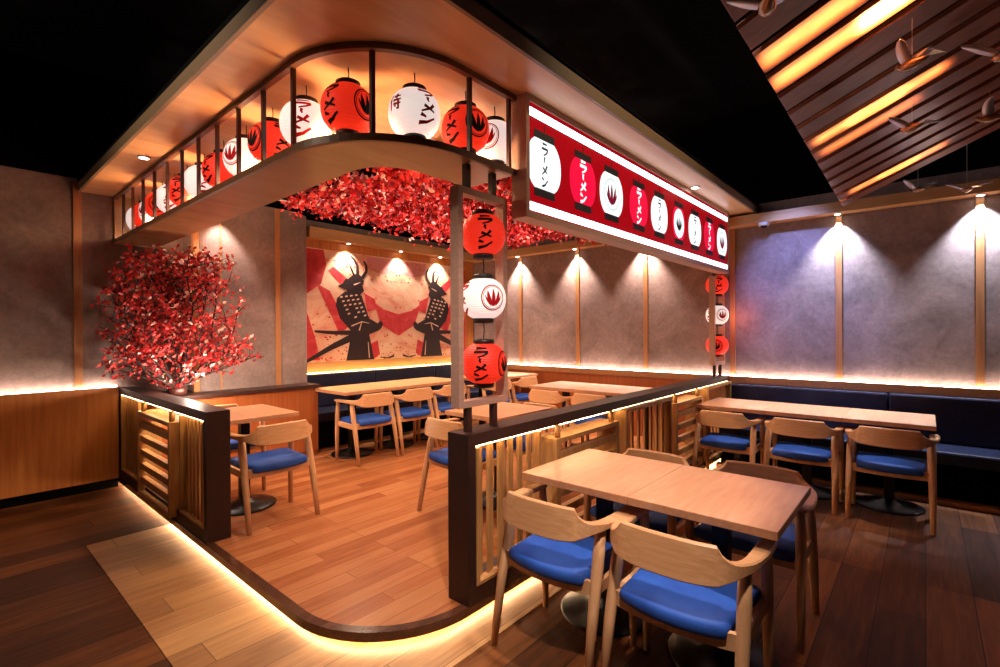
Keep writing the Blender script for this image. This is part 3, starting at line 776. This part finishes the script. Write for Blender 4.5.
# ------------------------------------------------------------------ blossom ceiling
fc = thing('blossom_ceiling', 'dense hanging ceiling of red blossoms over the platform', 'hanging flowers', (2.12, 2.45, 2.70))
FX, FY = 3.1, 2.2
b = MB()
for (x0, x1, y0, y1) in ((0, FX, 0, .012), (0, FX, FY-.012, FY), (0, .012, 0, FY), (FX-.012, FX, 0, FY)): b.box(x0, x1, y0, y1, .03, .045)
for i in range(1, 8): b.box(FX*i/8-.004, FX*i/8+.004, 0, FY, .034, .042)
for i in range(1, 6): b.box(0, FX, FY*i/6-.004, FY*i/6+.004, .034, .042)
b.build('grid_frame', M['white'], fc)
fl_ = MB()
for _ in range(1500):
    x = rnd.uniform(.02, FX-.02); y = rnd.uniform(.02, FY-.16)
    dep = .035+.055*max(0, math.sin(x*2.1+1)*math.cos(y*2.3)+.4)
    z = .02-abs(rnd.gauss(0, dep))
    if math.sin(x*5.3+2*math.sin(y*3.1))*math.sin(y*6.1+x) < -.55: continue
    cluster(fl_, (x, y, z), .040, 14, .030, (6, 4, .9, 3.5))
for _ in range(70):
    x = rnd.uniform(0, FX); y = rnd.uniform(0, FY-.1); z = -.08-rnd.random()*.08
    cluster(fl_, (x, y, z), .03, 8, .022, (4, 5, 3, 1))
o = fl_.build('blossoms', [M['blossom'], M['blossom2'], M['blossom3'], M['blossom4']], fc, fix=False); o['kind'] = 'stuff'

# ------------------------------------------------------------------ slatted canopy top right
sl = math.radians(23.5)
yd = Vector((0, -math.cos(sl), math.sin(sl))); nd = Vector((0, math.sin(sl), math.cos(sl)))
y0, z0, Lc = .535, 2.60, 3.6
sc_ = thing('slatted_canopy', 'sloping canopy of dark timber planks hanging at upper right', 'canopy', (3.4, y0, z0))
x = 1.557; i = 0
cuts = []
while x < 5.08:
    w = .190
    b = MB(); c = Vector((x+w/2-3.4, 0, .025-.026*(x-1.6)))+yd*(Lc/2)+nd*(.02)
    ra = .025; xa = Vector((math.cos(ra), 0, 0))+nd*math.sin(ra); za = nd*math.cos(ra)-Vector((math.sin(ra), 0, 0))
    b.obox(c, xa*(w/2), yd*(Lc/2), za*.011, .002); b.build('plank', M['canopy_wood'], sc_)
    cuts.append(x+w); x += .229; i += 1
b = MB(); b.box(1.6-3.4, 5.1-3.4, -.05, -.02, .075, .105)
b.obox(Vector((0, 0, 0))+yd*1.6+nd*.07, (1.75, 0, 0), yd*.03, nd*.03); b.obox(Vector((0, 0, 0))+yd*3.2+nd*.07, (1.75, 0, 0), yd*.03, nd*.03)
b.build('cross_beam', M['black'], sc_)
b = MB()
for (xx, t_) in ((1.7, .4), (5.0, .4), (1.7, 3.2), (5.0, 3.2)):
    p = Vector((xx-3.4, 0, 0))+yd*t_+nd*.08; b.tube([p, Vector((p.x, p.y, 3.9-z0))], .004, 6)
b.build('suspension_wire', M['metal'], sc_)

# ------------------------------------------------------------------ hanging birds
def bird(label, loc, rz, span, tilt, top):
    t = thing('hanging_bird', label, 'bird ornament', loc, rz, 'bird ornaments under the slatted canopy')
    bd = MB(); rings = []
    for (xx, r_) in ((-.10, .006), (-.07, .014), (-.02, .024), (.03, .026), (.065, .017), (.085, .016), (.10, .010), (.118, .002)):
        zz = .012 if xx > .07 else 0
        rings.append([(xx, r_*math.cos(a), zz+r_*.85*math.sin(a)) for a in [2*PI*j/10 for j in range(10)]])
    bd.loft(rings); bd.add([(-.09, 0, .004), (-.17, -.035, .0), (-.16, 0, .006), (-.17, .035, .0)], [(0, 1, 2, 3)], 0, True)
    t.scale = (.62, 1, 1)
    bd.build('body', M['brass'], t)
    for sy in (-1, 1):
        w = MB(); up = []; lo = []
        for j in range(9):
            q = j/8; ch_ = .075*math.sin(PI*min(1, .25+q*.75))**.8+.004; y = sy*(.015+span*q); z = .012+tilt*span*math.sin(q*1.7)
            xc = .02-.05*q*q
            up.append([(xc-ch_*.5, y, z-.004), (xc+ch_*.5, y, z-.004), (xc+ch_*.5, y, z+.004), (xc-ch_*.5, y, z+.006)])
        w.loft(up); w.build('wing', M['bird'], t)
    MB().tube([(0, 0, .02), (0, 0, top-loc[2])], .0012, 5).build('thread', M['white'], t)
def ctop(x, y): return z0+(y0-y)*math.tan(sl)
for lab, X_, px_, rz, sp, tl in (
    ('pearly bird ornament with raised wings hanging high under the middle planks', (2.768, .042, 2.62), 0, 1.0, .085, .75),
    ('pearly bird ornament with wide spread wings under the lower planks', (3.626, .056, 2.614), 0, .85, .155, .18),
    ('pearly bird ornament cut by the right edge, upper one', (3.25, -.274, 2.745), 0, .55, .17, .2),
    ('bird ornament near the right edge, lower one under the planks', (4.245, -.30, 2.769), 0, 1.5, .12, .6),
    ('pearly bird ornament cut by the top edge at the plank ends', (1.70, .37, 2.485), 0, .3, .10, .2),
    ('small bird ornament against the crown of the right wall, left one', (5.6, .047, 2.686), 0, .9, .16, .35),
    ('small bird ornament against the crown of the right wall, nearest the batten lamp', (5.6, -.261, 2.626), 0, .5, .15, .25)):
    tp = ctop(X_[0], X_[1]) if X_[0] < 5.05 else 3.9
    bird(lab, X_, rz, sp, tl, tp)

# ------------------------------------------------------------------ fittings
def downlight(label, loc, group, r=.042):
    t = thing('downlight', label, 'downlight', loc, 0, group)
    MB().lathe([(r, -.006), (r, .002), (r*.75, .004)], 20).build('trim_ring', M['white'], t)
    MB().lathe([(r*.72, -.0068), (r*.72, -.004)], 16).build('lens', M['lens'], t)
downlight('round downlight in the canopy soffit near the left wall', (1.03, 4.40, SZ-.002), 'canopy downlights')
downlight('round downlight in the canopy soffit above the right part of the sign', (4.57, 1.59, SZ-.002), 'canopy downlights')
WARM = (1, .70, .42); NEUT = (1, .83, .70); COOL = (.86, .88, 1)
k = 0
wl = ['batten farthest back on the right wall', 'second batten on the inner right wall', 'third batten on the inner right wall', 'first batten outside the sign on the right wall', 'batten near the right picture edge']
for y, lab in zip((4.847, 3.795, 2.761, .671, -.368), wl):
    downlight('small downlight in the bulkhead over the '+lab, (XW-.085, y, 2.653), 'bulkhead downlights', .035)
    lamp('wall_wash', 'SPOT', (XW-.085, y, 2.64), 115 if y > 1 else 130, (1, .78, .66) if y > 1 else (.70, .80, 1), .02, (XW-.02, y, 1.2), 1.5, .7)
for x, lab in zip((3.62, 4.48, 5.25), ('left', 'centre', 'right')):
    downlight('small downlight above the %s of the mural' % lab, (x, YB-.10, 2.658), 'mural downlights', .035)
    lamp('mural_wash', 'SPOT', (x, YB-.12, 2.64), 36, NEUT, .02, (x, YB-.02, 1.5), 1.7, .6)
lamp('column_wash', 'SPOT', (1.93, cy-.16, 2.74), 26, NEUT, .02, (1.93, cy+.02, 1.6), 1.3, .6)
cam_dome = thing('dome_camera', 'small white dome camera under the bulkhead of the right wall', 'camera', (5.98, 1.34, 2.655))
MB().lathe([(.05, -.035), (.055, -.02), (.055, 0)], 20).build('housing', M['white'], cam_dome)
MB().lathe([(.008, -.058), (.028, -.05), (.036, -.034)], 16).build('lens', M['metal'], cam_dome)

# ------------------------------------------------------------------ lamps of the place, with some added fills
# inside the lantern ring
for (x, y) in ((1.32, 5.2), (1.32, 4.2), (1.32, 3.1), (1.42, 2.35), (1.95, 1.98)):
    lamp('ring_glow', 'POINT', (x, y, 2.44), 7, (1, .60, .32), .05)
# platform interior
for (x, y, e) in ((1.9, 3.2, 60), (3.0, 3.6, 70), (4.2, 3.3, 70), (5.2, 4.5, 50), (3.2, 4.9, 55), (4.6, 2.4, 50), (2.2, 4.6, 50), (2.0, 2.4, 40)):
    lamp('ceiling_spot', 'SPOT', (x, y, 2.44), e*.66, (1, .74, .52), .08, (x, y, 0), 2.3, .8)
lamp('flower_fill', 'SPOT', (3.5, 3.6, .9), 170, (1, .78, .66), .1, (3.4, 3.5, 3), 1.75, .5)  # added fill floating below the blossoms to brighten their undersides, no real fitting
lamp('tree_uplight', 'POINT', (1.48, 4.85, 1.0), 15, (1, .80, .62), .03)
lamp('tree_uplight', 'POINT', (1.60, 5.05, .98), 5, (1, .82, .64), .03)
lamp('fascia_fill', 'SPOT', (-.9, 3.0, 3.3), 60, (1, .80, .58), .05, (.87, 3.3, 2.84), 1.5, .8)  # added fill that lifts the left fascia, not a lamp of the room
lamp('fascia_fill', 'SPOT', (3.0, -.6, 3.7), 70, (1, .76, .48), .05, (3.2, 1.42, 2.84), 1.2, .8)  # second added fill, for the front fascia
# outside: ceiling spots over the tables
lamp('table_spot', 'SPOT', (2.1, .6, 3.5), 165, (1, .86, .80), .06, (2.1, .95, .7), .62, .7)
lamp('table_spot', 'SPOT', (4.7, .7, 3.5), 150, (1, .84, .78), .06, (5.0, .8, .6), .8, .7)
lamp('entry_spot', 'SPOT', (.0, 3.6, 3.5), 38, (1, .66, .40), .08, (-.1, 5.6, .5), .9, .8)
lamp('front_spot', 'SPOT', (.7, .3, 3.3), 190, (1, .80, .68), .08, (1.6, 1.5, .6), 1.0, .8)
lamp('cool_wash', 'SPOT', (5.0, 1.15, 3.3), 150, (.26, .36, 1), .05, (XW, 1.0, 1.9), .9, .9)
# slatted canopy lights
for (i, t_, ln, e) in ((3, .42, .80, 3.2), (3, .62, .30, 8), (4, .42, .80, 3.4), (4, .52, .30, 10), (8, .36, .62, 2.2), (8, .36, .24, 8), (9, .30, .5, .8), (14, .40, .60, 1.6), (14, .42, .22, 4)):
    x = 1.557+.229*i+.09
    p = Vector((x, y0, z0+.025-.026*(x-1.6)))+yd*t_-nd*.045
    l = lamp('plank_light', 'AREA', p, e, (1, .66, .27), .11, p+nd, None, .5, ln)
    l.data.spread = 1.9; l.rotation_euler = Matrix((Vector((1, 0, 0)), yd, -nd)).transposed().to_euler()
lamp('lantern_glow', 'POINT', (5.93, 1.60, 1.62), 1.0, (1, .25, .12), .08)
lamp('bird_fill', 'SPOT', (2.4, 1.5, 2.70), 7, (.86, .88, 1), .04, (3.6, .1, 2.75), 1.1, .7)  # added fill to brighten the birds from below

# ------------------------------------------------------------------ world and camera
w = bpy.data.worlds.new('World'); S.world = w; w.use_nodes = True
w.node_tree.nodes['Background'].inputs[0].default_value = (.55, .5, .6, 1); w.node_tree.nodes['Background'].inputs[1].default_value = .012
cd = bpy.data.cameras.new('Camera'); co = bpy.data.objects.new('Camera', cd); COL.objects.link(co)
f, yaw, pit, rol = 490.345776, .714590406, -.00399784785, -.00488463995
fw = Vector((math.cos(yaw)*math.cos(pit), math.sin(yaw)*math.cos(pit), math.sin(pit)))
r0 = Vector((math.sin(yaw), -math.cos(yaw), 0)); u0 = r0.cross(fw)
rr_ = r0*math.cos(rol)+u0*math.sin(rol); uu_ = -r0*math.sin(rol)+u0*math.cos(rol)
mt = Matrix((rr_, uu_, -fw)).transposed().to_4x4(); mt.translation = Vector((0, 0, 1.475))
co.matrix_world = mt
cd.sensor_width = 36; cd.sensor_fit = 'HORIZONTAL'; cd.lens = f/1000*36; cd.clip_start = .05; cd.clip_end = 60
S.camera = co
